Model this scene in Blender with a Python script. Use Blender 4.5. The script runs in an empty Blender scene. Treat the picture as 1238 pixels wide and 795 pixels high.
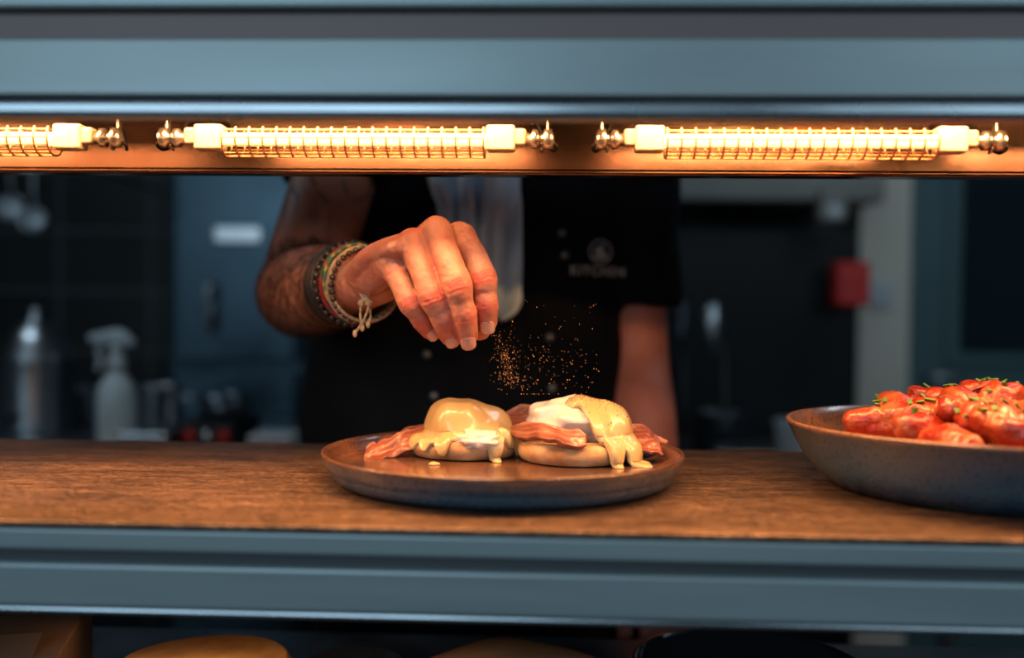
import bpy, bmesh, math, random
import numpy as np
from mathutils import Vector, Matrix, noise
from mathutils.bvhtree import BVHTree
random.seed(7); np.random.seed(7)
V=Vector
CZ=1.25            # camera height
F=1204.0
CT=CZ-0.132        # counter surface height
bpy.context.scene.view_settings.view_transform='Standard'
# ------------------------------------------------------------------ camera
cam=bpy.data.cameras.new('camera'); camo=bpy.data.objects.new('camera',cam)
bpy.context.collection.objects.link(camo)
RC=Matrix.Rotation(math.radians(90-1.07),3,'X')@Matrix.Rotation(math.radians(0.6),3,'Z')
camo.matrix_world=Matrix.Translation((0,0,CZ))@RC.to_4x4()
cam.lens=35; cam.sensor_width=36; cam.clip_start=0.02
cam.dof.use_dof=True; cam.dof.focus_distance=0.785; cam.dof.aperture_fstop=2.0
bpy.context.scene.camera=camo
def W(u,v,d):
    r=RC@V(((u-619)/F,(397.5-v)/F,-1))
    return V((r.x/r.y*d, d, CZ+r.z/r.y*d))
# ------------------------------------------------------------------ materials
def N(nt,t,**k):
    n=nt.nodes.new(t)
    for a,b in k.items(): setattr(n,a,b)
    return n
def pm(name,c1,rough=.5,metal=0,c2=None,nscale=8,nstr=(0.35,0.65),stretch=(1,1,1),bump=None,sss=0,coat=0,
       emis=None,estr=0,rvar=0,detail=6,trans=0,bstretch=None,spec=None):
    m=bpy.data.materials.new(name); m.use_nodes=True; nt=m.node_tree; L=nt.links
    p=nt.nodes['Principled BSDF']
    p.inputs['Base Color'].default_value=(*c1,1); p.inputs['Roughness'].default_value=rough; p.inputs['Metallic'].default_value=metal
    tc=N(nt,'ShaderNodeTexCoord')
    if c2 is not None or rvar:
        mp=N(nt,'ShaderNodeMapping'); mp.inputs['Scale'].default_value=stretch
        L.new(tc.outputs['Object'],mp.inputs[0])
        no=N(nt,'ShaderNodeTexNoise'); no.inputs['Scale'].default_value=nscale; no.inputs['Detail'].default_value=detail
        L.new(mp.outputs[0],no.inputs['Vector'])
        if c2 is not None:
            cr=N(nt,'ShaderNodeValToRGB'); cr.color_ramp.elements[0].position=nstr[0]; cr.color_ramp.elements[1].position=nstr[1]
            cr.color_ramp.elements[0].color=(*c1,1); cr.color_ramp.elements[1].color=(*c2,1)
            L.new(no.outputs['Fac'],cr.inputs[0]); L.new(cr.outputs[0],p.inputs['Base Color'])
        if rvar:
            mr=N(nt,'ShaderNodeMapRange'); mr.inputs[1].default_value=.3; mr.inputs[2].default_value=.7
            mr.inputs[3].default_value=max(0.02,rough-rvar); mr.inputs[4].default_value=min(1,rough+rvar)
            L.new(no.outputs['Fac'],mr.inputs[0]); L.new(mr.outputs[0],p.inputs['Roughness'])
    if bump:
        mp2=N(nt,'ShaderNodeMapping'); mp2.inputs['Scale'].default_value=bstretch or (1,1,1)
        L.new(tc.outputs['Object'],mp2.inputs[0])
        nb=N(nt,'ShaderNodeTexNoise'); nb.inputs['Scale'].default_value=bump[0]; nb.inputs['Detail'].default_value=5
        L.new(mp2.outputs[0],nb.inputs['Vector'])
        b=N(nt,'ShaderNodeBump'); b.inputs['Strength'].default_value=bump[1]; b.inputs['Distance'].default_value=bump[2] if len(bump)>2 else .002
        L.new(nb.outputs['Fac'],b.inputs['Height']); L.new(b.outputs[0],p.inputs['Normal'])
    if sss:
        p.inputs['Subsurface Weight'].default_value=sss; p.inputs['Subsurface Radius'].default_value=(1,.4,.2); p.inputs['Subsurface Scale'].default_value=.006
    if coat: p.inputs['Coat Weight'].default_value=coat; p.inputs['Coat Roughness'].default_value=.12
    if trans: p.inputs['Transmission Weight'].default_value=trans
    if spec is not None: p.inputs['Specular IOR Level'].default_value=spec
    if emis: p.inputs['Emission Color'].default_value=(*emis,1); p.inputs['Emission Strength'].default_value=estr
    return m
def mixattr(m,attr,color,mult=1.0):
    """blend a colour in where a vertex attribute says so"""
    nt=m.node_tree; L=nt.links; p=nt.nodes['Principled BSDF']; inp=p.inputs['Base Color']
    a=N(nt,'ShaderNodeAttribute',attribute_name=attr)
    mx=N(nt,'ShaderNodeMix',data_type='RGBA')
    mm=N(nt,'ShaderNodeMath',operation='MULTIPLY'); mm.inputs[1].default_value=mult; mm.use_clamp=True
    L.new(a.outputs['Fac'],mm.inputs[0]); L.new(mm.outputs[0],mx.inputs[0])
    if inp.is_linked: L.new(inp.links[0].from_socket,mx.inputs[6])
    else: mx.inputs[6].default_value=inp.default_value
    mx.inputs[7].default_value=(*color,1); L.new(mx.outputs[2],inp)

M={}
M['steel']=pm('brushed_steel',(.42,.45,.48),.3,1,rvar=.08,nscale=30,stretch=(1,20,20))
M['steel_dark']=pm('dark_steel',(.12,.145,.17),.35,.9,rvar=.08,nscale=20)
M['cage']=pm('heat_stained_wire',(.42,.24,.13),.4,.9)
M['chrome']=pm('bright_clamp_metal',(.60,.53,.45),.22,.9)
M['fascia']=pm('blue_grey_painted_steel',(.25,.325,.355),.38,.3,c2=(.30,.375,.40),nscale=5,stretch=(.6,8,8),nstr=(.3,.7),rvar=.05)
M['groove']=pm('dark_groove_strip',(.045,.055,.065),.5)  # dark strip recessed between the counter rails
M['groove_up']=pm('brown_grey_channel',(.17,.135,.135),.5,.2)
M['channel']=pm('glow_tinted_channel_steel',(.20,.125,.09),.20,1,c2=(.10,.055,.04),nscale=7,nstr=(.4,.6),rvar=.08,bump=(14,.15,.002))  # brown tint stands for lamp orange reflected in plain stainless steel
M['lip']=pm('polished_lip_steel',(.28,.33,.37),.25,.9,rvar=.06,nscale=12)
M['black']=pm('black_plastic',(.006,.007,.009),.5,spec=.25)
M['rubber']=pm('black_leather',(.018,.015,.013),.5)
M['white']=pm('white_plastic',(.62,.66,.68),.4,c2=(.55,.6,.63),nscale=6)
M['ceramic']=pm('cream_ceramic',(.62,.52,.39),.5,c2=(.50,.39,.27),nscale=60)
M['tube']=pm('glowing_quartz_tube',(1,.7,.4),.3,emis=(1,.48,.18),estr=4.0)
M['wood']=pm('wood_board',(.28,.14,.06),.5,c2=(.4,.22,.1),nscale=12,stretch=(1,8,8))
M['card']=pm('cardboard',(.10,.065,.042),.8,c2=(.14,.09,.06),nscale=14)

def counter_mat():
    m=bpy.data.materials.new('worn_brown_counter'); m.use_nodes=True; nt=m.node_tree; L=nt.links; p=nt.nodes['Principled BSDF']
    tc=N(nt,'ShaderNodeTexCoord')
    def nz(sc,st,rot=0,det=8):
        mp=N(nt,'ShaderNodeMapping'); mp.inputs['Scale'].default_value=st; mp.inputs['Rotation'].default_value=(0,0,rot)
        L.new(tc.outputs['Object'],mp.inputs[0]); n=N(nt,'ShaderNodeTexNoise'); n.inputs['Scale'].default_value=sc; n.inputs['Detail'].default_value=det
        n.inputs['Roughness'].default_value=.65
        L.new(mp.outputs[0],n.inputs['Vector']); return n
    a=nz(14,(1,7,1)); b=nz(300,(1,2.2,1),.5,3); c=nz(4,(1,1.6,1),0,4); e=nz(70,(1,14,1),-.5,4); g=nz(60,(1,16,1),.7,3)
    def ramp(n,p0,p1,c0,c1):
        r=N(nt,'ShaderNodeValToRGB'); r.color_ramp.elements[0].position=p0; r.color_ramp.elements[1].position=p1
        r.color_ramp.elements[0].color=(*c0,1); r.color_ramp.elements[1].color=(*c1,1); L.new(n.outputs['Fac'],r.inputs[0]); return r
    r1=ramp(a,.32,.68,(.12,.072,.046),(.33,.215,.135)); r2=ramp(b,.42,.58,(.30,.27,.25),(1,1,1)); r3=ramp(c,.35,.65,(.5,.5,.5),(1.2,1.15,1.1)); r4=ramp(e,.44,.56,(.36,.34,.32),(1.2,1.2,1.2)); r5=ramp(g,.60,.68,(1,1,1),(1.6,1.55,1.5))
    cur=r1.outputs[0]
    for r in (r2,r3,r4,r5):
        mx=N(nt,'ShaderNodeMix',data_type='RGBA',blend_type='MULTIPLY'); mx.inputs[0].default_value=.85
        L.new(cur,mx.inputs[6]); L.new(r.outputs[0],mx.inputs[7]); cur=mx.outputs[2]
    L.new(cur,p.inputs['Base Color']); p.inputs['Metallic'].default_value=.3
    mr=N(nt,'ShaderNodeMapRange'); mr.inputs[3].default_value=.26; mr.inputs[4].default_value=.58; L.new(b.outputs['Fac'],mr.inputs[0]); L.new(mr.outputs[0],p.inputs['Roughness'])
    bp=N(nt,'ShaderNodeBump'); bp.inputs['Strength'].default_value=.5; bp.inputs['Distance'].default_value=.0006
    L.new(e.outputs['Fac'],bp.inputs['Height']); L.new(bp.outputs[0],p.inputs['Normal'])
    return m
M['counter']=counter_mat()
def stone(name,zr,inner):
    m=bpy.data.materials.new(name); m.use_nodes=True; nt=m.node_tree; L=nt.links; p=nt.nodes['Principled BSDF']
    tc=N(nt,'ShaderNodeTexCoord'); sp=N(nt,'ShaderNodeSeparateXYZ'); L.new(tc.outputs['Object'],sp.inputs[0])
    no=N(nt,'ShaderNodeTexNoise'); no.inputs['Scale'].default_value=22; no.inputs['Detail'].default_value=8; L.new(tc.outputs['Object'],no.inputs['Vector'])
    mr=N(nt,'ShaderNodeMapRange'); mr.inputs[1].default_value=0; mr.inputs[2].default_value=zr; L.new(sp.outputs['Z'],mr.inputs[0])
    ad=N(nt,'ShaderNodeMath',operation='MULTIPLY_ADD'); ad.inputs[1].default_value=.5; L.new(no.outputs['Fac'],ad.inputs[0]); L.new(mr.outputs[0],ad.inputs[2])
    cr=N(nt,'ShaderNodeValToRGB'); els=cr.color_ramp.elements
    els[0].position=.22; els[0].color=(.020,.05,.09,1); els[1].position=.62; els[1].color=(.045,.085,.125,1)
    e=els.new(.84); e.color=(.065,.07,.08,1); e=els.new(.42); e.color=(.055,.115,.17,1); e=els.new(.95); e.color=(.30,.12,.05,1)
    sc=N(nt,'ShaderNodeMath',operation='MULTIPLY'); sc.inputs[1].default_value=.74; L.new(ad.outputs[0],sc.inputs[0]); L.new(sc.outputs[0],cr.inputs[0])
    at=N(nt,'ShaderNodeAttribute',attribute_name='inner'); c2=N(nt,'ShaderNodeValToRGB')
    c2.color_ramp.elements[0].position=.35; c2.color_ramp.elements[1].position=.65
    c2.color_ramp.elements[0].color=(*inner,1); c2.color_ramp.elements[1].color=(inner[0]*.45,inner[1]*.6,inner[2]*.9,1); L.new(no.outputs['Fac'],c2.inputs[0])
    mx=N(nt,'ShaderNodeMix',data_type='RGBA'); L.new(at.outputs['Fac'],mx.inputs[0]); L.new(cr.outputs[0],mx.inputs[6]); L.new(c2.outputs[0],mx.inputs[7])
    n2=N(nt,'ShaderNodeTexNoise'); n2.inputs['Scale'].default_value=420; n2.inputs['Detail'].default_value=2; L.new(tc.outputs['Object'],n2.inputs['Vector'])
    r2=N(nt,'ShaderNodeValToRGB'); r2.color_ramp.elements[0].position=.36; r2.color_ramp.elements[1].position=.46; r2.color_ramp.elements[0].color=(.35,.3,.28,1); r2.color_ramp.elements[1].color=(1,1,1,1)
    L.new(n2.outputs['Fac'],r2.inputs[0]); m2=N(nt,'ShaderNodeMix',data_type='RGBA',blend_type='MULTIPLY'); m2.inputs[0].default_value=.7
    L.new(mx.outputs[2],m2.inputs[6]); L.new(r2.outputs[0],m2.inputs[7]); L.new(m2.outputs[2],p.inputs['Base Color'])
    p.inputs['Roughness'].default_value=.26; p.inputs['Coat Weight'].default_value=.5; p.inputs['Coat Roughness'].default_value=.12
    b=N(nt,'ShaderNodeBump'); b.inputs['Strength'].default_value=.15; b.inputs['Distance'].default_value=.0008; L.new(n2.outputs['Fac'],b.inputs['Height']); L.new(b.outputs[0],p.inputs['Normal'])
    return m
M['plate']=stone('reactive_glaze_plate',.023,(.16,.068,.034)); M['bowl']=stone('reactive_glaze_bowl',.05,(.27,.13,.07))

# ------------------------------------------------------------------ mesh helpers
def empty(name,loc=(0,0,0),rotz=0):
    e=bpy.data.objects.new(name,None); e.location=loc; e.rotation_euler=(0,0,rotz); e.empty_display_size=.05
    bpy.context.collection.objects.link(e); return e
def mobj(name,verts,faces,mat,parent=None,smooth=True,attrs=None):
    me=bpy.data.meshes.new(name); me.from_pydata([tuple(v) for v in verts],[],faces); me.update()
    if smooth: me.polygons.foreach_set('use_smooth',[True]*len(me.polygons))
    for k,a in (attrs or {}).items():
        at=me.attributes.new(k,'FLOAT','POINT'); at.data.foreach_set('value',a)
    o=bpy.data.objects.new(name,me); bpy.context.collection.objects.link(o)
    if mat is not None: me.materials.append(mat)
    if parent: o.parent=parent
    return o
def merge(parts):
    vs=[];fs=[]
    for v,f in parts:
        b=len(vs); vs.extend(v); fs.extend([tuple(i+b for i in q) for q in f])
    return vs,fs
def catmull(P,sub,closed=False):
    P=np.array(P,float); n=len(P); out=[]
    if n==2 and not closed:
        return np.array([P[0]+(P[1]-P[0])*i/sub for i in range(sub+1)])
    rng=n if closed else n-1
    for i in range(rng):
        if closed: p0,p1,p2,p3=P[(i-1)%n],P[i],P[(i+1)%n],P[(i+2)%n]
        else:
            p1,p2=P[i],P[i+1]; p0=P[i-1] if i>0 else 2*p1-p2; p3=P[i+2] if i+2<n else 2*p2-p1
        for k in range(sub):
            t=k/sub; out.append(.5*((2*p1)+(-p0+p2)*t+(2*p0-5*p1+4*p2-p3)*t*t+(-p0+3*p1-3*p2+p3)*t**3))
    if not closed: out.append(P[-1])
    return np.array(out)
def loft(pts,rad,up=(0,0,1),n=16,sub=4,cap=True,closed=False):
    rr=[(r,r) if not isinstance(r,(tuple,list)) else r for r in (rad if isinstance(rad,list) else [rad]*len(pts))]
    D=catmull([list(p)+list(r) for p,r in zip(pts,rr)],sub,closed)
    P=D[:,:3]; R=np.abs(D[:,3:5]); m=len(P)
    if closed: T=np.roll(P,-1,0)-np.roll(P,1,0)
    else: T=np.gradient(P,axis=0)
    T/=np.linalg.norm(T,axis=1)[:,None]+1e-12
    rings=[]
    upv=np.array(up,float)
    def fr(t):
        s=np.cross(upv,t); l=np.linalg.norm(s)
        if l<1e-3: s=np.cross(upv+np.array([.13,.31,.07]),t); l=np.linalg.norm(s)
        s/=l; return s,np.cross(t,s)
    def ring(c,t,ra,rb):
        s,nn=fr(t); a=np.arange(n)*2*math.pi/n
        return c+np.outer(np.cos(a)*ra,s)+np.outer(np.sin(a)*rb,nn)
    if cap and not closed:
        for an in (75,50,25):
            a=math.radians(an); r=min(R[0]); rings.append(ring(P[0]-T[0]*r*math.sin(a),T[0],R[0][0]*math.cos(a),R[0][1]*math.cos(a)))
    for i in range(m): rings.append(ring(P[i],T[i],*R[i]))
    if cap and not closed:
        for an in (25,50,75):
            a=math.radians(an); r=min(R[-1]); rings.append(ring(P[-1]+T[-1]*r*math.sin(a),T[-1],R[-1][0]*math.cos(a),R[-1][1]*math.cos(a)))
    vs=[V(v) for rg in rings for v in rg]; fs=[]; K=len(rings)
    for i in range(K if closed else K-1):
        j=(i+1)%K
        for k in range(n):
            k2=(k+1)%n; fs.append((i*n+k,i*n+k2,j*n+k2,j*n+k))
    if not closed:
        fs.append(tuple(range(n-1,-1,-1))); fs.append(tuple((K-1)*n+k for k in range(n)))
    return vs,fs
def lathe(prof,seg=64,c=(0,0,0),wob=None):
    vs=[];fs=[];n=len(prof)
    for i in range(seg):
        a=i*2*math.pi/seg
        for j,(r,z) in enumerate(prof):
            rr=r*(1+(wob(a,j) if wob else 0)); vs.append(V((c[0]+rr*math.cos(a),c[1]+rr*math.sin(a),c[2]+z)))
    for i in range(seg):
        i2=(i+1)%seg
        for j in range(n-1): fs.append((i*n+j,i2*n+j,i2*n+j+1,i*n+j+1))
    return vs,fs
def ell(c,r,rot=None,nu=24,nv=14,disp=0,dsc=30,seed=0):
    vs=[];fs=[]
    rot=rot or Matrix.Identity(3)
    for j in range(nv+1):
        ph=math.pi*j/nv
        for i in range(nu):
            a=2*math.pi*i/nu; d=V((math.sin(ph)*math.cos(a),math.sin(ph)*math.sin(a),math.cos(ph)))
            k=1
            if disp: k+=disp*noise.noise(d*dsc+V((seed*7.1,seed*3.3,seed)))
            vs.append(V(c)+rot@V((d.x*r[0]*k,d.y*r[1]*k,d.z*r[2]*k)))
    for j in range(nv):
        for i in range(nu):
            i2=(i+1)%nu; fs.append((j*nu+i,(j+1)*nu+i,(j+1)*nu+i2,j*nu+i2))
    return vs,fs
def boxv(c,s):
    x,y,z=c;a,b,h=s[0]/2,s[1]/2,s[2]/2
    vs=[V((x+i*a,y+j*b,z+k*h)) for k in(-1,1) for j in(-1,1) for i in(-1,1)]
    return vs,[(0,2,3,1),(4,5,7,6),(0,1,5,4),(2,6,7,3),(0,4,6,2),(1,3,7,5)]
def box(name,c,s,mat,parent=None,bev=.004,rot=None):
    v,f=boxv((0,0,0),s); o=mobj(name,v,f,mat,parent,False); o.location=c
    if rot: o.rotation_euler=rot
    if bev:
        b=o.modifiers.new('bevel','BEVEL'); b.width=min(bev,min(s)*.45); b.segments=3
    return o
def extr(name,poly,x0,x1,mat,parent,bev=.0015,seg=3):
    n=len(poly); vs=[V((x0,y,z)) for y,z in poly]+[V((x1,y,z)) for y,z in poly]
    fs=[tuple(range(n)),tuple(range(2*n-1,n-1,-1))]+[(i,i+n,(i+1)%n+n,(i+1)%n) for i in range(n)]
    o=mobj(name,vs,fs,mat,parent,False)
    bm=bmesh.new(); bm.from_mesh(o.data); bmesh.ops.recalc_face_normals(bm,faces=bm.faces); bm.to_mesh(o.data); bm.free()
    if bev:
        b=o.modifiers.new('bevel','BEVEL'); b.width=bev; b.segments=seg
    return o
def remeshed(parts,voxel,smooth=4,fac=.5):
    v,f=merge(parts); o=mobj('tmp',v,f,None)
    m=o.modifiers.new('r','REMESH'); m.mode='VOXEL'; m.voxel_size=voxel
    s=o.modifiers.new('s','SMOOTH'); s.iterations=smooth; s.factor=fac
    dg=bpy.context.evaluated_depsgraph_get(); dg.update()
    me=bpy.data.meshes.new_from_object(o.evaluated_get(dg)); bpy.data.objects.remove(o)
    return me
def co(me):
    a=np.empty(len(me.vertices)*3); me.vertices.foreach_get('co',a); return a.reshape(-1,3)
def nrm(me):
    a=np.empty(len(me.vertices)*3); me.vertices.foreach_get('normal',a); return a.reshape(-1,3)
def setco(me,a): me.vertices.foreach_set('co',a.ravel()); me.update()
def fin(me,name,mat,parent):
    me.name=name; me.materials.clear(); me.materials.append(mat); me.polygons.foreach_set('use_smooth',[True]*len(me.polygons))
    o=bpy.data.objects.new(name,me); bpy.context.collection.objects.link(o); o.parent=parent; return o
def area(name,loc,rot,size,power,col,sy=None,parent=None):
    l=bpy.data.lights.new(name,'AREA'); l.energy=power; l.color=col; l.size=size
    if sy: l.shape='RECTANGLE'; l.size_y=sy
    o=bpy.data.objects.new(name,l); o.location=loc; o.rotation_euler=rot; bpy.context.collection.objects.link(o)
    if parent: o.parent=parent
    return o

# ------------------------------------------------------------------ the pass
PY=.77; YAW=math.radians(-2.3)
def pe(name): return empty(name,(0,PY,0),YAW)
def q(d,z): return (d-PY,CZ+z)
X0,X1=-1.15,1.15
pc=pe('pass_counter')
extr('counter_top',[q(.5965,-.132),q(.5965,-.1365),q(.963,-.1365),q(.963,-.132)],X0,X1,M['counter'],pc,.0022,5)
extr('upper_rail',[q(.5975,-.1366),q(.5975,-.1500),q(.963,-.1500),q(.963,-.1366)],X0,X1,M['fascia'],pc,.002)
extr('groove',[q(.606,-.1500),q(.606,-.1580),q(.955,-.1580),q(.955,-.1500)],X0,X1,M['groove'],pc,0)
extr('lower_rail',[q(.599,-.1580),q(.599,-.1860),q(.963,-.1860),q(.963,-.1580)],X0,X1,M['fascia'],pc,.003)
extr('under_lip',[q(.604,-.1862),q(.604,-.1920),q(.955,-.1920),q(.955,-.1862)],X0,X1,M['lip'],pc,.0028)
extr('lower_shelf',[q(.60,-.335),q(.60,-.36),q(1.02,-.36),q(1.02,-.335)],X0,X1,M['steel_dark'],pc,.003)
extr('back_panel',[q(1.00,-.36),q(1.00,-1.25),q(1.02,-1.25),q(1.02,-.36)],X0,X1,M['steel_dark'],pc,.002)
extr('front_panel',[q(.61,-.36),q(.61,-1.25),q(.63,-1.25),q(.63,-.36)],X0,X1,M['fascia'],pc,.002)
for i,(x,s) in enumerate(((-1.13,0),(1.13,0))):
    extr('end_post_%d'%i,[q(.61,-.36),q(.61,-.192),q(.955,-.192),q(.955,-.36)],x-.02,x+.02,M['fascia'],pc,.003)
gs=pe('heated_gantry_shelf')
extr('front_fascia',[q(.597,.128),q(.597,.1625),q(.612,.1625),q(.612,.128)],X0,X1,M['fascia'],gs,.0015)
extr('front_lip',[q(.600,.114),q(.600,.1282),q(.613,.1282),q(.613,.1135)],X0,X1,M['lip'],gs,.005,4)
extr('recess_band',[q(.606,.1625),q(.606,.181),q(.83,.181),q(.83,.1625)],X0,X1,M['groove_up'],gs,.001)
extr('upper_fascia',[q(.597,.181),q(.597,.225),q(.845,.225),q(.845,.181)],X0,X1,M['fascia'],gs,.002)
extr('reflector_roof',[q(.612,.1600),q(.612,.1625),q(.845,.1625),q(.845,.1600)],X0,X1,M['channel'],gs,0)
extr('reflector_back',[q(.832,.115),q(.832,.160),q(.845,.160),q(.845,.115)],X0,X1,M['channel'],gs,.002)
extr('reflector_back_hem',[q(.8285,.1125),q(.8285,.1175),q(.848,.1175),q(.848,.1125)],X0,X1,M['channel'],gs,.002)
for i,x in enumerate((-1.10,1.10)):
    extr('gantry_post_%d'%i,[q(.70,-.132),q(.70,.16),q(.74,.16),q(.74,-.132)],x-.02,x+.02,M['steel'],gs,.004)
# heat lamps: quartz tube in a wire guard, plus an added area light above, hidden by the lip
WARM=(1,.46,.175)
def heat_lamp(xc,y=.730-PY,z=CZ+.1240,power=2.8,roof=CZ+.159,e=None):
    e=e or pe('heat_lamp')
    HL=.0975
    v,f=loft([(xc-HL,y,z),(xc+HL,y,z)],.0050,up=(0,0,1),n=12,sub=2); mobj('quartz_tube',v,f,M['tube'],e)
    wires=[]; R=.0125
    for a in (-205,-178,-152,-120,-90,-60,-28,-2,25):
        a=math.radians(a); wires.append(loft([(xc-HL*.98,y+R*math.cos(a),z+R*math.sin(a)),(xc+HL*.98,y+R*math.cos(a),z+R*math.sin(a))],.0008,n=6,sub=1))
    k=20
    for i in range(k):
        x=xc-HL*.98+2*HL*.98*i/(k-1)
        wires.append(loft([(x,y+R*math.cos(math.radians(t)),z+R*math.sin(math.radians(t))) for t in range(-215,40,28)],.00085,n=6,sub=2,up=(1,0,0)))
    v,f=merge(wires); mobj('wire_guard',v,f,M['cage'],e)
    pr=[]
    for k in range(13):
        a=math.radians(10+k*14); pr.append((y+.0175*math.cos(a)+.004,z+.0165*math.sin(a)))
    vs=[V((xx,a,b)) for xx in (xc-HL,xc+HL) for a,b in pr[:7]]; m7=7
    fs=[(i,i+1,i+1+m7,i+m7) for i in range(m7-1)]
    o=mobj('curved_reflector',vs,fs,M['chrome'],e); s_=o.modifiers.new('s','SOLIDIFY'); s_.thickness=.0008
    for s in (-1,1):
        cx=xc+s*(HL+.010)
        box('ceramic_holder',(cx,y,z+.001),(.021,.015,.0185),M['ceramic'],e,.002)
        box('ceramic_step',(cx+s*.0135,y,z+.002),(.010,.011,.012),M['ceramic'],e,.002)
        prof=[(.0,0),(.0045,0),(.0045,.004),(.0070,.005),(.0070,.009),(.004,.010),(.004,.013),(.0076,.014),(.0076,.019),(.003,.021),(0,.021)]
        v,f=lathe(prof,20); o=mobj('end_clamp',v,f,M['chrome'],e); o.location=(cx+s*.018,y,z+.001); o.rotation_euler=(0,s*math.pi/2,0)
        v,f=loft([(cx+s*.030,y+.003,z-.006),(cx+s*.034,y+.006,z+.006),(cx+s*.034,y+.008,roof)],[(.0045,.0012)]*3,n=8,sub=3,up=(1,0,0)); mobj('bracket',v,f,M['chrome'],e)
        v,f=loft([(cx+s*.036,y,z),(cx+s*.041,y+.002,z-.004),(cx+s*.038,y+.01,z-.006),(cx+s*.032,y+.02,z+.004),(cx+s*.02,y+.03,roof-.001)],.0012,n=8,sub=5); mobj('cable',v,f,M['black'],e)
    area('hidden_tube_light',(xc,y-.030,z+.0285),(math.radians(-6),0,0),.25,power,WARM,.034,e)
for x in (-.436,-.1155,.2075,.531,-.76): heat_lamp(x)
heat_lamp(-.20,y=.80-PY,z=CZ-.226,power=.11,roof=CZ-.192,e=pc)

# ------------------------------------------------------------------ plate
PX,PD=-.006,.773
def lathe_obj(name,prof,inner_from,mat,loc,seg=128):
    v,f=lathe(prof,seg); n=len(prof)
    a=[1.0 if (i%n)>=inner_from else 0.0 for i in range(len(v))]
    o=mobj(name,v,f,mat,None,True,{'inner':a}); o.location=loc
    return o
prof=[(0,.001),(.10,.001),(.121,.0005),(.126,.0015),(.1300,.005),(.1325,.0088),(.1330,.0095),(.1334,.0108),(.1345,.0114),(.1372,.0165),(.1392,.0215),(.1396,.0232),(.1388,.0242),
      (.1372,.0238),(.1352,.0205),(.1325,.0150),(.129,.0118),(.124,.0103),(.10,.0100),(.05,.0100),(0,.0100)]
lathe_obj('stoneware_plate',prof,11,M['plate'],(PX,PD,CT+.0003))
ZF=CT+.0104
# ------------------------------------------------------------------ eggs benedict
M['muffin']=pm('toasted_muffin',(.34,.155,.062),.85,c2=(.58,.38,.20),nscale=48,bump=(180,.6,.001))
M['eggw']=pm('poached_egg_white',(.74,.72,.68),.3,c2=(.64,.60,.54),nscale=30,bump=(45,.3,.002),sss=.25,coat=.4)
M['sauce']=pm('hollandaise',(.54,.385,.165),.28,c2=(.60,.45,.22),nscale=22,bump=(60,.15,.001),sss=.1,coat=.5)
M['bacon']=pm('bacon',(.27,.07,.04),.42,c2=(.17,.042,.026),nscale=60,coat=.3,bump=(130,.5,.001))
mixattr(M['bacon'],'fat',(.48,.24,.14),.7)
M['specks']=pm('pepper_specks',(.06,.03,.015),.7)
M['spice']=pm('seasoning_dust',(.80,.42,.18),.6)
def muffin(par,cx,cy,r,h,seed):
    prof=[(0,0),(r*.84,0),(r*.94,h*.08),(r*.99,h*.3),(r*1.01,h*.5),(r,h*.72),(r*.955,h*.92),(r*.88,h),(r*.5,h*1.02),(0,h*1.03)]
    v,f=lathe(prof,96)
    for p in v:
        d=noise.noise(p*45+V((seed,0,0)))*.0020; l=max(1e-4,math.hypot(p.x,p.y)); p.x+=p.x/l*d; p.y+=p.y/l*d; p.z+=noise.noise(p*60+V((seed,5,0)))*.0014 if p.z>h*.2 else 0
    o=mobj('muffin_half',v,f,M['muffin'],par); o.location=(cx,cy,ZF)
def sauce(par,cx,cy,re,he,rm,hm,smax,T=.003,seed=0,big=.0056):
    P=[]
    for i in range(15):
        ph=math.radians(i*82/14); P.append((re*math.sin(ph),hm+.001+he*math.cos(ph)))
    P+=[(re+.0035,hm+.0016),(rm*.93,hm+.0006),(rm+.0006,hm*.82),(rm+.0018,hm*.5),(rm+.0020,hm*.15),(rm+.005,.0006),(rm+.014,.0004),(rm+.03,.0004)]
    C=catmull([(a,b,0) for a,b in P],6)[:,:2]
    s=np.concatenate([[0],np.cumsum(np.linalg.norm(np.diff(C,axis=0),axis=1))])
    def at(x): return np.interp(x,s,C[:,0]),np.interp(x,s,C[:,1])
    nt_,ns=260,76; vs=[];fs=[]
    for i in range(nt_):
        th=2*math.pi*i/nt_; sm=smax(th)
        for j in range(ns+1):
            t=j/ns; x=sm*t; r,z=at(x); r2,z2=at(x+.0006); r1,z1=at(max(0,x-.0006)); tr,tz=r2-r1,z2-z1; l=math.hypot(tr,tz)+1e-9
            nr=-tz/l; nz=tr/l
            th_=T*max(0,1-t**9)**.5*(.75+.45*t**3)
            if t==1: th_=-.0006
            X,Y=math.cos(th)*r,math.sin(th)*r
            w=(noise.noise(V((X*34,Y*34,z*34+seed)))*big+noise.noise(V((X*80,Y*80,z*50+seed)))*.0018+.0006)*min(1,(1-t)*6)
            w+=.0004*math.sin(th*9+seed+3*noise.noise(V((X*20,Y*20,seed))))*min(1,max(0,r-.012)/.02)*min(1,(1-t)*6)
            rr=r+nr*(th_+w); zz=z+nz*(th_+w)
            vs.append(V((rr*math.cos(th),rr*math.sin(th),max(zz,.0002))))
    for i in range(nt_):
        i2=(i+1)%nt_
        for j in range(ns): fs.append((i*(ns+1)+j,i*(ns+1)+j+1,i2*(ns+1)+j+1,i2*(ns+1)+j))
    o=mobj('hollandaise_sauce',vs,fs,M['sauce'],par); o.location=(cx,cy,ZF)
    return o
def drips(base,lst,seed,amp=.007):
    def f(th):
        d=math.degrees(th)%360; s=base(d)+noise.noise(V((math.cos(th)*2.6,math.sin(th)*2.6,seed)))*amp
        b=s
        for a,w,e in lst:
            dd=(d-a+180)%360-180; s=max(s,b+e*math.exp(-(dd/w)**4)) if e>0 else s+e*math.exp(-(dd/w)**4)
        return s
    return f
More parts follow.
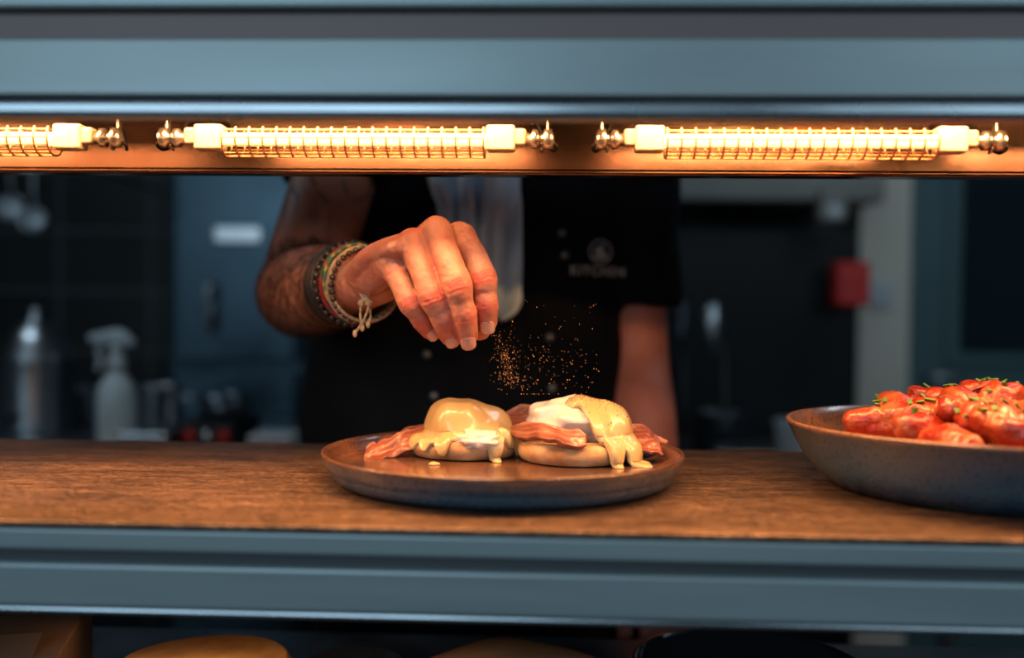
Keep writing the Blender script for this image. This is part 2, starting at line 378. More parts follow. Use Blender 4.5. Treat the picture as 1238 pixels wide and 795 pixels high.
def bacon(par,pts,wid,wdir,seed,amp=.003,freq=1.6,th=.0028):
    C=catmull(pts,14); n=len(C); m=15; vs=[];fs=[];fat=[]
    wd=V(wdir).normalized()
    for i,p in enumerate(C):
        t=V(C[min(n-1,i+1)]-C[max(0,i-1)]).normalized(); nn=t.cross(wd).normalized()
        for j in range(m):
            a=j/(m-1)-.5
            edge=1+.26*noise.noise(V((i*.16,seed*3.1,5 if a>0 else 9)))
            ww=wid*edge*(min(1,(min(i,n-1-i)+3)/9)**.5)
            rip=amp*math.sin(i*freq*.11+a*2.2+seed)*.7+amp*.9*noise.noise(V((i*.10,a*3,seed*2)))
            vs.append(V(p)+wd*(a*ww)+nn*rip)
            k=a+.07*noise.noise(V((i*.12,seed,1)))
            fv=max(math.exp(-((k-.46)/.08)**2),.7*math.exp(-((k+.12)/.05)**2),.5*math.exp(-((k-.17)/.035)**2)); fat.append(fv)
    for i in range(n-1):
        for j in range(m-1): fs.append((i*m+j,i*m+j+1,(i+1)*m+j+1,(i+1)*m+j))
    o=mobj('bacon_rasher',vs,fs,M['bacon'],par,True,{'fat':fat}); s=o.modifiers.new('s','SOLIDIFY'); s.thickness=th; s.offset=0
    s=o.modifiers.new('ss','SUBSURF'); s.levels=1; s.render_levels=1
    return o
HM=.0165
e1=empty('eggs_benedict'); cx,cy=-.039,.838; rm=.0455
muffin(e1,cx,cy,rm,HM,1)
v,f=ell((cx,cy,ZF+HM+.006),(.030,.029,.015),disp=.1,dsc=2.6,seed=2,nu=48,nv=28); mobj('poached_egg',v,f,M['eggw'],e1)
v,f=ell((cx+.013,cy-.0375,ZF+HM+.0005),(.019,.0125,.0078),disp=.4,dsc=3,seed=4,nu=32,nv=18); mobj('egg_white_skirt',v,f,M['eggw'],e1)
sauce(e1,cx,cy,.0335,.0245,rm,HM,drips(lambda d:.0535+(.004 if 130<d<245 else 0),[(250,7,.014),(303,7,.022),(352,20,.016),(280,13,-.014),(205,12,.007),(228,6,.006),(325,7,.009)],1,.006),T=.0036,seed=1,big=.0085)
bacon(e1,[W(441,550,.812),W(458,545,.816),W(480,537,.82),W(502,531,.825),(cx-.01,cy-.006,ZF+HM+.003)],.024,(.1,.55,.55),1,amp=.0026)
bacon(e1,[W(456,539,.85),W(480,530,.852),W(505,525,.852),(cx,cy+.01,ZF+HM+.004)],.026,(.1,.8,.35),2,amp=.0026)
e2=empty('eggs_benedict'); cx2,cy2=.054,.813; rm2=.0465
muffin(e2,cx2-.002,cy2,rm2,HM,3)
v,f=ell((cx2-.003,cy2+.003,ZF+HM+.0135),(.0395,.030,.021),disp=.26,dsc=2.4,seed=11,nu=56,nv=32); mobj('poached_egg',v,f,M['eggw'],e2)
def base2(d):
    a=(d-335+180)%360-180
    return .021+.042*math.exp(-(a/64)**4)
so=sauce(e2,cx2+.008,cy2-.001,.0355,.0325,rm2-.004,HM,drips(base2,[(279,7,.006),(297,9,.018),(322,9,.022),(345,14,.016),(12,12,.010)],5),T=.0034,seed=6)
bacon(e2,[W(610,505,.865),W(632,503,.86),W(655,505,.855),(cx2-.02,cy2+.02,ZF+HM+.016)],.024,(.1,.5,.6),3,amp=.003)
bacon(e2,[W(618,521,.815),W(640,521,.79),W(664,524,.776),W(688,529,.771),(W(708,533,.773))],.0165,(.0,.60,.55),4,amp=.0016,th=.0045)
bacon(e2,[W(600,516,.85),W(632,512,.84),W(668,515,.82),(cx2-.01,cy2,ZF+HM+.012)],.024,(.0,.6,.5),8,amp=.003,th=.003)
bacon(e2,[(cx2+.015,cy2+.005,ZF+HM+.004),W(772,525,.82),W(790,530,.82),W(806,541,.82)],.020,(.1,.65,.42),5,amp=.003,th=.003)
bacon(e2,[(cx2+.02,cy2-.008,ZF+HM+.002),W(776,537,.80),W(792,542,.798),W(800,550,.796)],.016,(.1,.75,.3),9,amp=.003)
def crumbs(n,fn,smin,smax):
    P=[]
    for _ in range(n):
        c=fn(); s=random.uniform(smin,smax); rot=Matrix.Rotation(random.uniform(0,6.28),3,V((random.random(),random.random(),random.random())).normalized())
        ax=[V((s*random.uniform(.7,1.3),0,0)),V((0,s,0)),V((0,0,s*random.uniform(.6,1.2)))]
        vs=[c+rot@a*k for a in ax for k in (1,-1)]
        P.append((vs,[(0,2,4),(2,1,4),(1,3,4),(3,0,4),(2,0,5),(1,2,5),(3,1,5),(0,3,5)]))
    return merge(P)
dg=bpy.context.evaluated_depsgraph_get(); dg.update()
def bvh_of(o):
    dg=bpy.context.evaluated_depsgraph_get(); return BVHTree.FromObject(o,dg)
bs=bvh_of(so)
def onegg():
    while True:
        x,y=random.gauss(.002,.017),random.gauss(-.002,.014); h=bs.ray_cast(V((x,y,.1)),V((0,0,-1)))
        if h[0]: return h[0]+so.location
v,f=crumbs(340,onegg,.0003,.0007); mobj('pepper',v,f,M['specks'],e2)
def onplate():
    a=random.uniform(0,6.28); r=.12*math.sqrt(random.random()); x=PX+r*math.cos(a); y=PD+r*math.sin(a)
    return V((x,y,ZF+.0004))
v,f=crumbs(140,onplate,.0003,.0006); mobj('plate_crumbs',v,f,M['specks'],e2)
v,f=ell((0,0,0),(.0045,.003,.0018),disp=.3,nu=16,nv=10); o=mobj('sauce_drop',v,f,M['sauce'],e1); o.location=(-.060,.778,ZF+.0006)
# falling seasoning
def fall():
    k=random.random()
    if k<.45:
        t=random.random()**.7; return W(600+t*22+random.gauss(0,3+t*7),404+t*64+random.gauss(0,4),random.gauss(.80,.008))
    if k<.92:
        t=random.random()**1.1; return W(606+t*105+random.gauss(0,7),min(476,random.gauss(425+t*26,24)+6*math.sin(t*5)),random.gauss(.80,.014))
    return W(random.uniform(606,722),random.uniform(360,470),random.gauss(.80,.016))
P=[]
for _ in range(460):
    c=fall(); s=random.uniform(.00011,.00029); L=V((random.uniform(-.1,.7),0,-1)).normalized()*s*random.uniform(1,3.2)
    vs=[c+L,c-L,c+V((s,0,0)),c-V((s,0,0)),c+V((0,s,0)),c-V((0,s,0))]; P.append((vs,[(0,2,4),(0,4,3),(0,3,5),(0,5,2),(1,4,2),(1,3,4),(1,5,3),(1,2,5)]))
v,f=merge(P); mobj('falling_seasoning',v,f,M['spice'],None,False)

# ------------------------------------------------------------------ bowl of saucy meat
BX,BD=.362,.755
bp=[(0,.002),(.09,.002),(.105,.0),(.112,.001),(.124,.010),(.134,.022),(.141,.034),(.1465,.046),(.148,.0485),(.1470,.0500),(.1450,.0495),(.139,.040),(.130,.026),(.118,.013),(.10,.007),(.05,.006),(0,.006)]
bowl=lathe_obj('stoneware_bowl',bp,8,M['bowl'],(BX,BD,CT+.0003))
st=empty('tomato_meat_stew')
M['stew']=pm('tomato_sauce',(.26,.020,.006),.25,c2=(.36,.05,.012),nscale=25,bump=(70,.5,.003),coat=.4)
M['meat']=pm('glazed_sausage',(.25,.018,.006),.33,c2=(.38,.105,.036),nscale=48,nstr=(.44,.66),bump=(110,1.0,.003),coat=.3)
M['herb']=pm('chopped_herb',(.05,.14,.018),.55,c2=(.11,.24,.035),nscale=40)
v,f=lathe([(0,.046),(.03,.045),(.055,.040),(.078,.031),(.095,.024),(.112,.020),(.1235,.0190)],96)
for p in v:
    r=math.hypot(p.x,p.y)
    if r<.112: p.z+=noise.noise(p*40)*.006+noise.noise(p*110)*.002
o=mobj('sauce_pool',v,f,M['stew'],st); o.location=(BX,BD,CT)
parts=[]
n_=27
for i in range(n_):
    a=i*2.39996+.5; r=.080*math.sqrt((i+.4)/n_); x,y=r*math.cos(a),r*math.sin(a)*1.0
    z=.027+.034*max(0,1-(r/.100)**2)**.8+random.uniform(-.005,.007); L=random.uniform(.016,.027) if i%3 else random.uniform(.007,.011); rr=random.uniform(.0110,.0150)
    d=V((math.cos(i*1.7),math.sin(i*1.7)*.8,random.uniform(-.75,.75))).normalized(); c=V((x,y,z)); b=V((-d.y,d.x,.3))*random.uniform(-.004,.006)
    vv,ff=loft([c-d*L,c-d*L*.4+b,c+d*L*.4+b,c+d*L],[rr*.78,rr*1.02,rr*1.05,rr*.8],n=28,sub=8)
    for p in vv: p+= (p-c).normalized()*(noise.noise(p*55+V((i,0,0)))*.0050+noise.noise(p*150)*.0026+noise.noise(p*330)*.0012)
    parts.append((vv,ff))
v,f=merge(parts); o=mobj('meat_chunks',v,f,M['meat'],st); o.location=(BX,BD,CT)
bb=bvh_of(o); HP=[]
for i in range(190):
    a=random.uniform(0,6.283); r=.080*math.sqrt(random.random()); h=bb.ray_cast(V((r*math.cos(a),r*math.sin(a),.3)),V((0,0,-1)))
    if not h[0] or noise.noise(V((r*math.cos(a),r*math.sin(a),0))*30)<-.10: continue
    c=h[0]+V((0,0,.0014)); d=V((random.uniform(-1,1),random.uniform(-1,1),random.uniform(-.2,.9))).normalized()*random.uniform(.0018,.0042)
    HP.append(loft([c-d,c+d],[(.0020,.0008)]*2,n=6,sub=1,cap=False))
v,f=merge(HP); o=mobj('herb_garnish',v,f,M['herb'],st,False); o.location=(BX,BD,CT)

# ------------------------------------------------------------------ chef
chef=empty('chef')
skin=pm('skin',(.44,.185,.125),.45,c2=(.53,.255,.18),nscale=34,bump=(230,.55,.0014),sss=.10,nstr=(.35,.65))
mixattr(skin,'red',(.46,.085,.055),.85); mixattr(skin,'ink',(.045,.055,.065),.8); M['skin']=skin
M['nail']=pm('fingernail',(.52,.25,.19),.25,c2=(.60,.34,.27),nscale=60,coat=.4)
M['shirt']=pm('black_chef_jacket',(.0035,.0042,.006),.85,c2=(.006,.0075,.010),nscale=10,bump=(500,.3,.0006),spec=.12)
M['hair']=pm('brown_hair',(.055,.025,.013),.5)
M['cloth']=pm('pale_blue_tea_towel',(.42,.58,.74),.85,c2=(.60,.74,.86),nscale=9,stretch=(5,1,.8),nstr=(.42,.58),bump=(400,.4,.0008))
M['trouser']=pm('black_trousers',(.012,.013,.016),.8)
M['shoe']=pm('kitchen_shoe',(.01,.01,.01),.35)
M['eye']=pm('eye_white',(.8,.8,.78),.2); M['iris']=pm('iris',(.03,.05,.06),.2)
M['embroid']=pm('white_embroidery',(.42,.47,.50),.7)
fing={
 'index':[(556,287,.812),(574,312,.796),(584,338,.789),(588,368,.791),(589,388,.798)],
 'middle':[(528,281,.797),(541,312,.780),(553,345,.773),(562,382,.779),(565,406,.789)],
 'ring':[(500,295,.797),(511,328,.783),(523,360,.779),(536,389,.786),(543,405,.796)],
 'pinky':[(473,316,.804),(484,341,.795),(496,366,.790),(510,387,.796),(519,399,.803)]}
rads={'index':[.0135,.0116,.0114,.0097,.0084],'middle':[.0138,.0118,.0116,.0099,.0088],'ring':[.0134,.0110,.0109,.0093,.0083],'pinky':[.0126,.0100,.0098,.0084,.0075]}
WR=W(449,340,.862); EL=W(362,352,1.085); SH=W(432,128,1.205)
hp=[]; joints=[]
mcp={}
for k,pp in fing.items():
    Pn=[W(*p) for p in pp]; mcp[k]=Pn[0]; R_=rads[k]
    hp.append(loft([Pn[0],Pn[1],Pn[2],(Pn[2]+Pn[3])/2,Pn[3],Pn[4]],[R_[0],R_[1]*.93,R_[2]*1.02,(R_[2]+R_[3])/2*.91,R_[3]*1.01,R_[4]],up=(1,0,.2),n=22,sub=6))
    joints.append((Pn[2],(Pn[3]-Pn[1]).normalized(),R_[2],1.0)); joints.append((Pn[3],(Pn[4]-Pn[2]).normalized(),R_[3],.6))
across=(mcp['index']-mcp['pinky']).normalized()
pal=(WR-mcp['middle']).normalized(); backn=across.cross(pal).normalized()
if backn.y>0: backn=-backn
for k,o_ in (('index',.018),('middle',.007),('ring',-.005),('pinky',-.016)):
    a=mcp[k]; b=WR+across*o_*.95-backn*.002
    mid=(a+b)/2+backn*.003
    hp.append(loft([a,mid,b],[.0136,.0140,.0150],up=tuple(backn),n=18,sub=6))
    hp.append(ell(a+backn*.0037+V((0,-.001,.001)),(.0118,.0118,.0118),None,18,12))
    hp.append(loft([a+backn*.0110,mid+backn*.0130,b+backn*.0105],[.0034,.0025,.0018],up=tuple(across),n=10,sub=8))
pm_=(mcp['index']+mcp['pinky'])/2
hp.append(loft([pm_-backn*.005,(pm_+WR)/2-backn*.008,WR-backn*.001],[(.038,.012),(.038,.016),(.028,.019)],up=tuple(backn),n=28,sub=6))
hp.append(loft([mcp['ring']+across*.010+backn*.0120,(mcp['ring']+WR)/2+across*.012+backn*.0155,WR+across*.004+backn*.0165],[.0016,.0019,.0017],n=8,sub=8))
hp.append(loft([mcp['pinky']+across*.010+backn*.0110,(mcp['pinky']+WR)/2+across*.006+backn*.0152,(mcp['ring']+WR)/2+across*.008+backn*.0155],[.0013,.0016,.0013],n=8,sub=8))
TH=[WR+across*.016-backn*.010,W(520,345,.858),W(555,368,.846),W(576,388,.824),W(580,398,.811)]
hp.append(loft(TH,[.017,.0175,.0130,.0112,.0092],up=(1,0,.3),n=20,sub=6))
ax=(EL-WR)
hp.append(loft([WR-ax*.02,WR+ax*.10,WR+ax*.35,WR+ax*.62,WR+ax*.86,EL+V((0,.005,0))],[(.0285,.022),(.030,.0245),(.038,.033),(.047,.043),(.050,.047),(.046,.044)],up=tuple(backn),n=36,sub=6))
ua=(SH-EL)
hp.append(loft([EL+V((-.002,.006,-.006)),EL+ua*.18,EL+ua*.45,EL+ua*.75,SH],[.042,.046,.047,.050,.056],up=(1,0,0),n=36,sub=6))
hp.append(ell(EL+V((-.006,.018,-.012)),(.034,.032,.034)))
me=remeshed(hp,.0012,3,.5)
C=co(me); Nn=nrm(me); red=np.zeros(len(C)); ink=np.zeros(len(C)); disp=np.zeros(len(C))
for J,A,r,s in joints:
    qv=C-np.array(J); al=qv@np.array(A); pr=np.linalg.norm(qv-np.outer(al,np.array(A)),axis=1)
    dors=np.clip(Nn@np.array([0.05,-1,.25])*1.3-.25,0,1)
    near=(pr<r*1.3)&(np.abs(al)<r*1.6)
    wob=np.zeros(len(C))
    for i in np.where(near)[0]: wob[i]=noise.noise(V(C[i])*130)*.0016
    a2=al+wob; m=near*dors
    for off,w_,dp in ((-.0034,.0008,.00045),(-.0012,.0008,.0008),(.0011,.0008,.0008),(.0036,.0008,.00040)):
        g=np.exp(-((a2-off)/w_)**2)*m*s; disp-=g*dp; red+=g*.6
    disp+=m*s*.0007*np.exp(-(al/.0065)**2); red+=m*.6*np.exp(-(al/.008)**2)
for k,pp in mcp.items():
    dd=np.linalg.norm(C-np.array(pp+backn*.01),axis=1); red+=.65*np.exp(-(dd/.011)**2)
for k,pp in fing.items():
    dd=np.linalg.norm(C-np.array(W(*pp[4])),axis=1); red+=.6*np.exp(-(dd/.013)**2)
inH=np.linalg.norm(C-np.array(pm_),axis=1)<.16
for i in np.where(inH)[0]:
    p=V(C[i]); disp[i]+=noise.noise(p*90)*.00045+noise.noise(p*260)*.00034+noise.noise(p*520)*.00018
    red[i]+=max(0,noise.noise(p*55))*.7+max(0,noise.noise(p*160))*.4
axn=np.array(ua.normalized()); tt=((C-np.array(EL))@axn)/ua.length
perp=np.linalg.norm(C-np.array(EL)-np.outer((C-np.array(EL))@axn,axn),axis=1)
for i in np.where((tt>.16)&(tt<.9)&(perp<.075))[0]:
    p=V(C[i]); n1=noise.noise(p*24+V((3,1,7))); n2=noise.noise(p*50)
    k=max(0,1.2-abs(n1)/.06)*(1 if n2>-.1 else .1)+max(0,(n1-.36)*4); ink[i]=min(1,k)*min(1,(tt[i]-.16)*8)
setco(me,C+Nn*disp[:,None])
for k,a in (('red',np.clip(red,0,1)),('ink',np.clip(ink,0,1))):
    at=me.attributes.new(k,'FLOAT','POINT'); at.data.foreach_set('value',a)
arm=fin(me,'right_arm_and_hand',M['skin'],chef)
for k in fing:
    a=W(*fing[k][3]); b=W(*fing[k][4]); ax_=(b-a).normalized(); r=rads[k][4]
    dn=(V((.05,-1,.1))-ax_*V((.05,-1,.1)).dot(ax_)).normalized(); sd=ax_.cross(dn).normalized()
    vs=[];fs=[];nu,nv=12,10
    for j in range(nv+1):
        t=j/nv*2-1
        for i in range(nu+1):
            s=(i/nu*2-1); wdt=math.sqrt(max(0,1-abs(t)**3.2*.85)); an=s*wdt*.76
            vs.append(b+ax_*(r*.22+t*r*.72)+dn*(r*1.035*math.cos(an)*(1-.13*max(0,t)**2)+.0001)+sd*(r*1.0*math.sin(an)))
    for j in range(nv):
        for i in range(nu): fs.append((j*(nu+1)+i,j*(nu+1)+i+1,(j+1)*(nu+1)+i+1,(j+1)*(nu+1)+i))
    o=mobj('nail_'+k,vs,fs,M['nail'],chef); s=o.modifiers.new('s','SOLIDIFY'); s.thickness=.0006; s.offset=0
# forearm hair
axn=np.array(ax.normalized()); C=co(me); Nn=nrm(me); tt=((C-np.array(WR))@axn)/ax.length
perp=np.linalg.norm(C-np.array(WR)-np.outer((C-np.array(WR))@axn,axn),axis=1)
idx=np.where((tt>.16)&(tt<1.1)&(perp<.062))[0]; idx=np.random.choice(idx,5600)
P=[]
for i in idx:
    p=V(C[i]); n=V(Nn[i]); d=(-ax.normalized()*.5+V((random.uniform(-.5,.5),random.uniform(-.3,.3),-.7+random.uniform(-.4,.4)))); d=(d-n*d.dot(n)).normalized()
    L=random.uniform(.009,.021); a=p+d*L*.5+n*.002; b=p+d*L+n*(.0022+random.random()*.002); w=n.cross(d)*.00030; hh=n*.0002
    P.append(([p-w,p+w,p+hh,a-w*.8,a+w*.8,a+hh*.8,b],[(0,1,4,3),(1,2,5,4),(2,0,3,5),(3,4,6),(4,5,6),(5,3,6)]))
v,f=merge(P); mobj('forearm_hair',v,f,M['hair'],chef)
# bracelets
def bracelet(name,t,ra,rb,th,mat,tilt=0,flat=None,drop=0,beads=None):
    c=WR+ax*t+V((0,0,-drop)); a=ax.normalized(); s=a.cross(V((0,0,1))).normalized(); u=s.cross(a).normalized()
    R=Matrix.Rotation(tilt,3,s)
    pts=[c+R@(s*ra*math.cos(k/24*6.2832)+u*rb*math.sin(k/24*6.2832)) for k in range(24)]
    if beads:
        parts=[]; D=catmull([list(p) for p in pts],4,True)
        for i in range(0,len(D),3): parts.append(ell(D[i],(beads,)*3,None,10,7))
        v,f=merge(parts)
    else: v,f=loft(pts,[(flat or th,th)]*24,up=tuple(a),n=10,sub=3,closed=True)
    return mobj(name,v,f,mat,chef)
M['cord']=pm('beige_cord',(.52,.40,.25),.8,c2=(.30,.22,.13),nscale=300,bump=(900,.6,.0006))
M['redcord']=pm('red_thread',(.35,.02,.03),.7,c2=(.03,.12,.06),nscale=110,nstr=(.48,.52))
M['bead']=pm('dark_bead',(.03,.02,.016),.25,coat=.4); M['green']=pm('green_yellow_thread',(.04,.15,.09),.7,c2=(.5,.38,.1),nscale=120,nstr=(.5,.53))
bracelet('black_leather_bracelet',.31,.0385,.0375,.0036,M['rubber'],.10,flat=.0016)
bracelet('black_cord_bracelet',.275,.037,.0372,.0028,M['rubber'],-.04)
bracelet('black_braided_bracelet',.24,.0360,.0365,.0030,M['rubber'],-.10)
bracelet('bead_bracelet',.205,.0350,.0370,.002,M['bead'],.08,beads=.0034)
bracelet('red_thread_bracelet',.165,.0335,.0350,.0026,M['redcord'],.02,flat=.0018)
bracelet('green_thread_bracelet',.130,.0325,.0345,.0026,M['green'],-.1,flat=.0018)
bracelet('beige_cord_bracelet',.095,.0320,.0335,.0020,M['cord'],.16,drop=.002)
bracelet('beige_cord_loop',.07,.0315,.0330,.0014,M['cord'],-.14,drop=.002)
bracelet('dark_bead_bracelet',.05,.032,.033,.002,M['bead'],.2,beads=.0027,drop=.003)
for i,pts in enumerate(([(436,334,.842),(433,350,.836),(441,362,.834),(448,378,.834),(445,392,.834)],[(436,334,.842),(439,352,.834),(446,366,.832),(440,386,.832),(429,403,.834)],[(440,340,.84),(446,356,.834),(437,366,.833),(436,384,.833),(438,396,.833)])):
    Q=[W(*p) for p in pts]; v,f=loft(Q,.0012,n=8,sub=6); v2,f2=ell(Q[2],(.0030,.0026,.0030),disp=.3,nu=12,nv=8); v3,f3=ell(Q[-1],(.0020,.0018,.0032),nu=12,nv=8)
    v,f=merge([(v,f),(v2,f2),(v3,f3)]); mobj('cord_tassel_%d'%i,v,f,M['cord'],chef)
# left arm (hand down by the bench)
LS=V((.143,1.255,CZ+.195)); LE=W(766,425,1.275); LW=V((.174,1.15,CZ-.275))
la=[loft([LS,(LS+LE)/2,LE,(LE*.6+LW*.4),LW],[.052,.046,.044,.041,.0265],up=(1,0,0),n=30,sub=6)]
hd=(LW-LE).normalized(); s_=V((1,0,0))
la.append(loft([LW,LW+hd*.045,LW+hd*.085],[(.024,.018),(.036,.015),(.038,.013)],up=(0,1,.4),n=24,sub=5))
for i,(o_,L,r) in enumerate(((-.027,.082,.0085),(-.009,.092,.009),(.010,.086,.0088),(.028,.068,.0078))):
    b=LW+hd*.085+s_*o_; la.append(loft([b-hd*.02,b+hd*L*.45+V((0,.006,0)),b+hd*L*.8+V((0,.02,0)),b+hd*L*.95+V((0,.03,0))],[r*1.15,r,r*.95,r*.85],up=(1,0,0),n=14,sub=5))
la.append(loft([LW+hd*.02-s_*.018,LW+hd*.055-s_*.045,LW+hd*.095-s_*.052+V((0,-.008,0))],[.014,.011,.009],n=14,sub=5))
me=remeshed(la,.0028,4); n0=len(me.vertices); at=me.attributes.new('red','FLOAT','POINT'); at.data.foreach_set('value',[.45]*n0); fin(me,'left_arm_and_hand',M['skin'],chef)
# torso (jacket) + sleeves as one garment
jk=[loft([(-.062,1.27,CZ-.42),(-.062,1.27,CZ-.28),(-.064,1.262,CZ-.12),(-.050,1.258,CZ+.02),(-.036,1.258,CZ+.12),(-.028,1.262,CZ+.19),(-.022,1.268,CZ+.235),(-.018,1.27,CZ+.265)],
     [(.190,.13),(.196,.128),(.200,.128),(.195,.128),(.194,.124),(.180,.108),(.125,.085),(.070,.068)],up=(0,1,0),n=48,sub=6)]
jk.append(loft([SH+V((.035,.02,.02)),SH,EL+ua*.80,EL+ua*.575],[.062,.064,.064,.063],up=(1,0,0),n=32,sub=6,cap=False))
la_=(LE-LS)
jk.append(loft([LS+V((-.035,.0,.02)),LS,LS+la_*.4,LS+la_*.76],[.062,.064,.062,.061],up=(1,0,0),n=32,sub=6,cap=False))
me=remeshed(jk,.005,4); C=co(me); Nn=nrm(me); d=np.zeros(len(C))
for i in range(len(C)):
    p=V(C[i]); d[i]=noise.noise(V((p.x*9+p.z*4,p.y*9,p.z*5)))*.009+noise.noise(V((p.x*22-p.z*12,p.y*20,p.z*14+4)))*.004
setco(me,C+Nn*d[:,None]); jacket=fin(me,'chef_jacket',M['shirt'],chef)
bj=bvh_of(jacket)
def onj(x,z,off=.003):
    h=bj.ray_cast(V((x,.9,z)),V((0,1,0)))
    if h[0] is None: return V((x,1.14,z)),V((0,-1,0))
    return h[0]+V((0,-off,0)),h[1]
vs=[];fs=[];n=40
for i in range(n+1):
    z=CZ-.30+.50*i/n
    for j in range(5):
        x=.030+.012*(j/4)-.02*(i/n); p,_=onj(x,z,.0015+.0012*math.sin(j/4*3.14)); vs.append(p)
for i in range(n):
    for j in range(4): fs.append((i*5+j,i*5+j+1,(i+1)*5+j+1,(i+1)*5+j))
mobj('jacket_placket',vs,fs,M['shirt'],chef)
bt=[]
for u,v_ in ((680,281),(683,308),(665,408),(668,470),(525,478),(516,428),(522,525)):
    w=W(u,v_,1.14); p,n=onj(w.x,w.z,.002); bt.append(ell(p,(.0050,.003,.0050),None,16,10))
v,f=merge(bt); M['button']=pm('dark_metal_button',(.14,.15,.16),.35,.6); mobj('jacket_buttons',v,f,M['button'],chef)
w=W(728,303,1.16)
def flat_to_cloth(v,cx,cz,sc=1):
    out=[]
    for p in v:
        g,_=onj(cx+p.x*sc,cz+p.y*sc,.0012); out.append(g+V((0,-p.z*sc,0)))
    return out
parts=[loft([V((math.cos(k/20*6.283)*.0135,math.sin(k/20*6.283)*.0135,0)) for k in range(20)],.0010,up=(0,0,1),n=8,sub=2,closed=True),
       loft([V((.004,.008,0)),V((-.004,.001,0)),V((.004,-.002,0)),V((-.002,-.009,0))],[.0015,.0035,.0035,.0015],n=8,sub=5),
       loft([V((-.008,-.006,0)),V((.009,-.007,0))],.0018,n=8,sub=2)]
v,f=merge(parts); v=flat_to_cloth(v,w.x,w.z); mobj('jacket_emblem',v,f,M['embroid'],chef)
tcu=bpy.data.curves.new('lt','FONT'); tcu.body='KITCHEN'; tcu.size=.0150; tcu.align_x='CENTER'; tcu.extrude=.0004; tcu.offset=.0003; tcu.space_character=1.15
to=bpy.data.objects.new('lt',tcu); bpy.context.collection.objects.link(to)
dg=bpy.context.evaluated_depsgraph_get(); dg.update(); tm=bpy.data.meshes.new_from_object(to.evaluated_get(dg)); bpy.data.objects.remove(to)
w=W(725,332,1.16); tv=[V(c) for c in co(tm)]; tf=[tuple(p.vertices) for p in tm.polygons]
mobj('jacket_lettering',flat_to_cloth(tv,w.x,w.z),tf,M['embroid'],chef,False)
# towel round the neck
def towel(name,c0,c1,w0,w1,seed):
    vs=[];fs=[];n,m=48,34
    for i in range(n+1):
        t=i/n; cx=c0[0]+(c1[0]-c0[0])*t; z=c0[1]+(c1[1]-c0[1])*t; w=w0+(w1-w0)*t
        if t>.88: w*=math.sqrt(max(.08,1-((t-.88)/.12)**2*.85))
        for j in range(m+1):
            a=j/m-.5; p,_=onj(cx+a*w,z,.008); fold=.011*math.sin(a*8+seed+t*3.4)+.004*math.sin(a*19+t*7)+.009*noise.noise(V((a*4,t*6,seed))); p.y-=fold+.014; vs.append(p)
    for i in range(n):
        for j in range(m): fs.append((i*(m+1)+j,i*(m+1)+j+1,(i+1)*(m+1)+j+1,(i+1)*(m+1)+j))
    o=mobj(name,vs,fs,M['cloth'],chef); s=o.modifiers.new('s','SOLIDIFY'); s.thickness=.004; s.offset=0
ta=W(590,150,1.12); tb=W(596,386,1.12); towel('tea_towel',(ta.x,ta.z),(tb.x,tb.z),.070,.066,0)
ta=W(528,150,1.12); tb=W(560,290,1.12); towel('tea_towel_fold',(ta.x,ta.z),(tb.x,tb.z),.056,.036,2)
# neck, head
hc=V((-.015,1.235,CZ+.40))
hdp=[loft([(-.017,1.27,CZ+.22),(-.016,1.262,CZ+.28),(-.015,1.25,CZ+.335)],[.062,.056,.056],up=(0,1,0),n=28),
     ell(hc+V((0,.01,.045)),(.076,.095,.088)),ell(hc+V((0,-.018,-.02)),(.064,.078,.078)),ell(hc+V((0,-.055,-.065)),(.034,.030,.024)),
     loft([hc+V((0,-.090,.018)),hc+V((0,-.104,-.005)),hc+V((0,-.112,-.020))],[.007,.010,.013],n=14),
     ell(hc+V((0,-.086,-.046)),(.025,.012,.005)),ell(hc+V((0,-.085,-.054)),(.022,.012,.006)),
     ell(hc+V((0,-.084,.030)),(.055,.012,.008))]
for s in (-1,1):
    hdp.append(ell(hc+V((s*.077,.012,.0)),(.010,.018,.030))); hdp.append(ell(hc+V((s*.036,-.066,-.018)),(.022,.020,.020)))
me=remeshed(hdp,.0028,4); fin(me,'head_and_neck',M['skin'],chef)
for s in (-1,1):
    v,f=ell(hc+V((s*.030,-.080,.010)),(.013,.012,.010)); mobj('eye',v,f,M['eye'],chef)
    v,f=ell(hc+V((s*.030,-.0905,.008)),(.005,.003,.005)); mobj('iris',v,f,M['iris'],chef)
    v,f=loft([hc+V((s*.014,-.096,.030)),hc+V((s*.032,-.094,.037)),hc+V((s*.050,-.082,.030))],[.003,.004,.002],n=10); mobj('eyebrow',v,f,M['hair'],chef)
hr=[ell(hc+V((0,.022,.062)),(.082,.094,.085),disp=.12,dsc=5,nu=40,nv=24),ell(hc+V((0,-.035,.115)),(.055,.045,.028),disp=.2,dsc=5),ell(hc+V((0,-.045,-.072)),(.045,.045,.028),disp=.15,dsc=6)]
me=remeshed(hr,.003,2); C=co(me); Nn=nrm(me); setco(me,C+Nn*np.array([noise.noise(V((p[0]*160,p[1]*30,p[2]*60)))*.004 for p in C])[:,None]); fin(me,'hair_and_beard',M['hair'],chef)
tr=[loft([(-.055,1.27,CZ-.30),(-.055,1.27,CZ-.38),(-.055,1.27,CZ-.45)],[(.175,.12),(.178,.122),(.165,.115)],up=(0,1,0),n=36)]
for s in (-1,1):
    tr.append(loft([(-.055+s*.085,1.27,CZ-.40),(-.055+s*.10,1.26,CZ-.80),(-.055+s*.11,1.29,CZ-1.17)],[.088,.062,.056],up=(0,1,0),n=28,sub=8))
me=remeshed(tr,.006,4); fin(me,'trousers',M['trouser'],chef)
